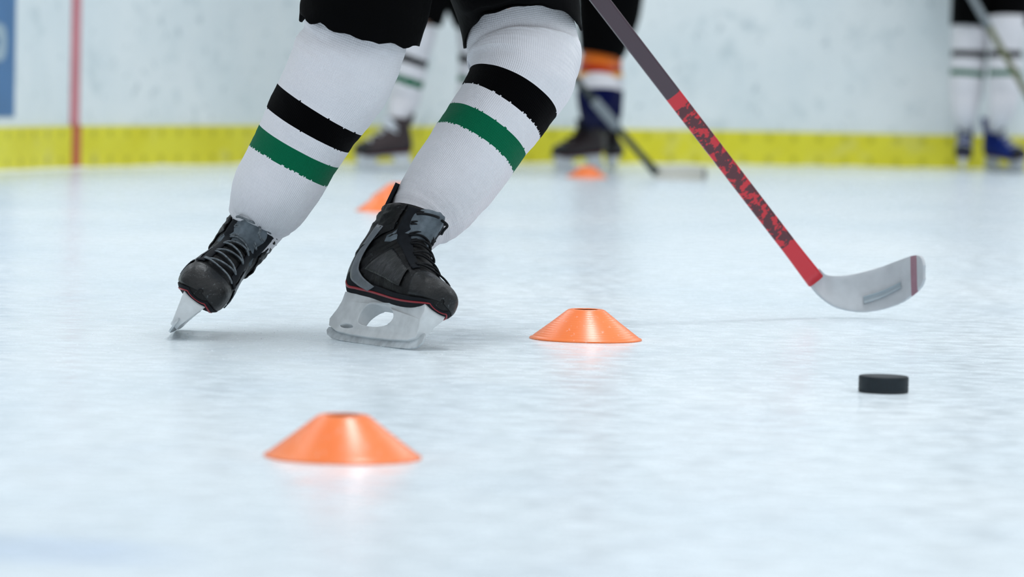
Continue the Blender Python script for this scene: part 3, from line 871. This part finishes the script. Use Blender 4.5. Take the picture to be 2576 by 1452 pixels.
pel_ = P(1120, -150, D); ch_ = P(1085, -400, D - .1); nk_ = P(1060, -530, D - .15); hd_ = P(1045, -600, D - .2)
upv = V((.55, .25, .8)).normalized()
bg_heel = P(1290, 395, D + .6)
bgt = P(1075, -180, D - .35)
bg_player('player glimpsed between the lunging skater\'s legs, white striped socks and brown skates with white laces', g1, sa, shs, ska, (pel_, ch_, nk_, hd_), V((-.8, -.5, -.1)),
          (bgt.lerp(bg_heel, .02), bgt.lerp(bg_heel, .22)), (bgt - bg_heel).normalized(), WHT, stripes(1.85, 2.20, 2.80, 3.12, .13, 0, 0), 'boot_brown', 'lace_white', tongue='lace_white')

# (b) player with orange, red and navy socks behind the knee
D = 17.6
sock_b = [[stn(1512, 110, D, 44), stn(1508, 140, D, 44), stn(1503, 175, D, 46), stn(1502, 205, D, 51), stn(1502, 245, D, 51), stn(1504, 290, D, 44), stn(1504, 325, D, 34), stn(1500, 350, D, 24)],
          [stn(1524, 110, D + .28, 42), stn(1522, 140, D + .28, 42), stn(1520, 175, D + .28, 44), stn(1521, 205, D + .28, 48), stn(1522, 245, D + .28, 46), stn(1524, 285, D + .28, 40), stn(1526, 320, D + .28, 32), stn(1527, 345, D + .28, 24)]]
def band_b(t, th):
    y = t
    return 0 if y < 1.75 else 1 if y < 2.3 else 2 if y < 2.75 else 3 if y < 3.62 else 4
shs = [[(P(1500, -190, D), .19, .15), (P(1505, -120, D), .20, .16), (P(1532, -40, D), .165, .15), (P(1528, 50, D), .140, .13), (P(1512, 138, D), .100, .10)],
       [(P(1515, -120, D + .1), .17, .15), (P(1545, -40, D + .2), .14, .14), (P(1535, 50, D + .28), .115, .12), (P(1526, 132, D + .28), .09, .10)]]
g1 = G(1478, 433); g2 = G(1446, 422)
skb = [(frame_matrix(G(1456, 433), V((-.80, -.60, 0)), V((.0, 0, 1))), .02), (frame_matrix(G(1538, 429), V((.1, -1, 0)), V((-.02, 0, 1))), .02)]
pel_ = P(1500, -150, D); ch_ = P(1520, -390, D - .15); nk_ = P(1525, -520, D - .25); hd_ = P(1525, -590, D - .3)
bh = P(1652, 436, 17.0); bt = P(1425, -60, D - .3)
bdir = (P(1464, 222, 17.1) - P(1548, 340, 17.05))
bt = P(1388, 105, 17.1); bt = bh + (P(1440, 190, 16.98) - bh).normalized() * 1.15
bg_player('player standing behind the knee in orange, red, white and navy banded socks', g1, sock_b, shs, skb, (pel_, ch_, nk_, hd_), V((-.2, -.95, -.1)),
          (bt, bt.lerp(bh, .25)), (bt - bh).normalized(), ['knit_orange', 'knit_red', 'knit_yellow', 'knit_white', 'knit_navy'], band_b, 'boot_maroon', 'lace_black', tongue='lining')
s2 = empty('hockey_stick', G(1700, 460)); tag(s2, 'dark hockey stick with a white taped blade resting on the ice by the yellow boards', 'hockey stick')
rect_tube('shaft', bh, bt, .0155, .0105, 'dark_shaft', s2, V((1, 0, .6)), 30, lambda s: 1 + .3 * max(0, 1 - s / .08))
mid = (bt - bh).normalized(); q0 = bh + mid * .24
rect_tube('shaft_label', bh + mid * .262, bh + mid * .425, .0225, .0125, 'silver_shaft', s2, V((1, 0, .6)), 6)
bd = [(P(1636, 424, 17.0), P(1645, 444, 17.0)), (P(1655, 420, 17.0), P(1662, 455, 17.0)), (P(1690, 418, 16.98), P(1692, 460, 16.98)), (P(1730, 418, 16.95), P(1732, 460, 16.95)), (P(1765, 420, 16.9), P(1766, 456, 16.9)), (P(1779, 426, 16.87), P(1779, 448, 16.87))]
blade(s2, bd, 6, 'white_tape')
tp = blade(s2, [(a - V((0, .006, 0)), b - V((0, .006, 0))) for a, b in (interp(bd, 4.2), interp(bd, 4.4), interp(bd, 4.6))], 4, 'boot_grey', .002, 'toe_tape')

# (c) player at the right edge by the boards
D = 19.8
sock_c = [[stn(2440, 40, D, 44), stn(2440, 80, D, 46), stn(2438, 140, D, 45), stn(2434, 186, D, 44), stn(2430, 235, D, 41), stn(2426, 285, D, 30), stn(2424, 315, D, 23), stn(2423, 345, D, 16)],
          [stn(2530, 40, D - .1, 46), stn(2530, 80, D - .1, 47), stn(2529, 140, D - .1, 42), stn(2528, 186, D - .1, 42), stn(2526, 235, D - .1, 40), stn(2518, 285, D - .1, 31), stn(2514, 315, D - .1, 23), stn(2516, 345, D - .1, 16)]]
shs = [[(P(2490, -180, D), .20, .16), (P(2480, -110, D), .21, .17), (P(2452, -30, D), .125, .14), (P(2442, 68, D), .104, .115)],
       [(P(2500, -110, D), .19, .16), (P(2528, -30, D), .135, .14), (P(2534, 68, D), .118, .125)]]
g1 = G(2420, 431); g2 = G(2528, 433)
skc = [(frame_matrix(g1 + V((0, .0, 0)), V((-.12, -1, 0)), V((.05, 0, 1))), .02), (frame_matrix(g2, V((.62, -.78, 0)), V((-.18, 0, 1))), .05)]
pel_ = P(2490, -150, D); ch_ = P(2500, -370, D - .1); nk_ = P(2505, -490, D - .15); hd_ = P(2505, -555, D - .2)
ct = P(2372, -135, 19.5); ch2 = P(2680, 405, 19.2)
bg_player('player standing at the right edge in white striped socks and bright blue skates', g1, sock_c, shs, skc, (pel_, ch_, nk_, hd_), V((-.1, -1, -.1)),
          (ct, ct.lerp(ch2, .16)), (ct - ch2).normalized(), WHT, stripes(1.82, 2.12, 2.80, 3.16, 0, 0, 0), 'boot_blue', 'lace_white', tongue='lining')
s3 = empty('hockey_stick', G(2690, 432)); tag(s3, 'dark olive hockey stick held across the legs of the player at the right edge', 'hockey stick')
rect_tube('shaft', ch2, ct, .0165, .0115, 'olive', s3, V((1, 0, .5)), 30)
dv = (ct - ch2).normalized(); LL = (ct - ch2).length
rect_tube('shaft_label', ch2 + dv * (LL * .62), ch2 + dv * (LL * .82), .0172, .0122, 'silver_shaft', s3, V((1, 0, .5)), 6)
blade(s3, [(P(2665, 385, 19.2), P(2676, 415, 19.2)), (P(2700, 388, 19.2), P(2705, 422, 19.2)), (P(2740, 388, 19.18), P(2745, 424, 19.18)), (P(2790, 390, 19.1), P(2792, 418, 19.1))], 6, 'tape')

# ------------------------------------------------------------------ shaved ice thrown up by the runners
rr = random.Random(5); vs = []; fs = []
def flake(c, s):
    i = len(vs); a = rr.uniform(0, 6.28)
    for k in range(3): vs.append(c + V((math.cos(a + k * 2.1) * s, math.sin(a + k * 2.1) * s, rr.uniform(0, s) * .3)))
    vs.append(c + V((0, 0, s * .9))); fs.extend([(i, i + 1, i + 3), (i + 1, i + 2, i + 3), (i + 2, i, i + 3), (i, i + 2, i + 1)])
for k in range(900):
    if k < 420: c = G(rr.gauss(930, 330), rr.gauss(845, 30))
    else: c = G(rr.uniform(-50, 2620), rr.uniform(600, 960))
    flake(V((c.x, c.y, 0)), rr.uniform(.0005, .0016))
tag(link('ice_shavings', mesh('ice_shavings', vs, fs), 'snow', smooth=False), 'tiny white ice shavings scattered over the ice around the skates', 'ice shavings', kind='stuff')
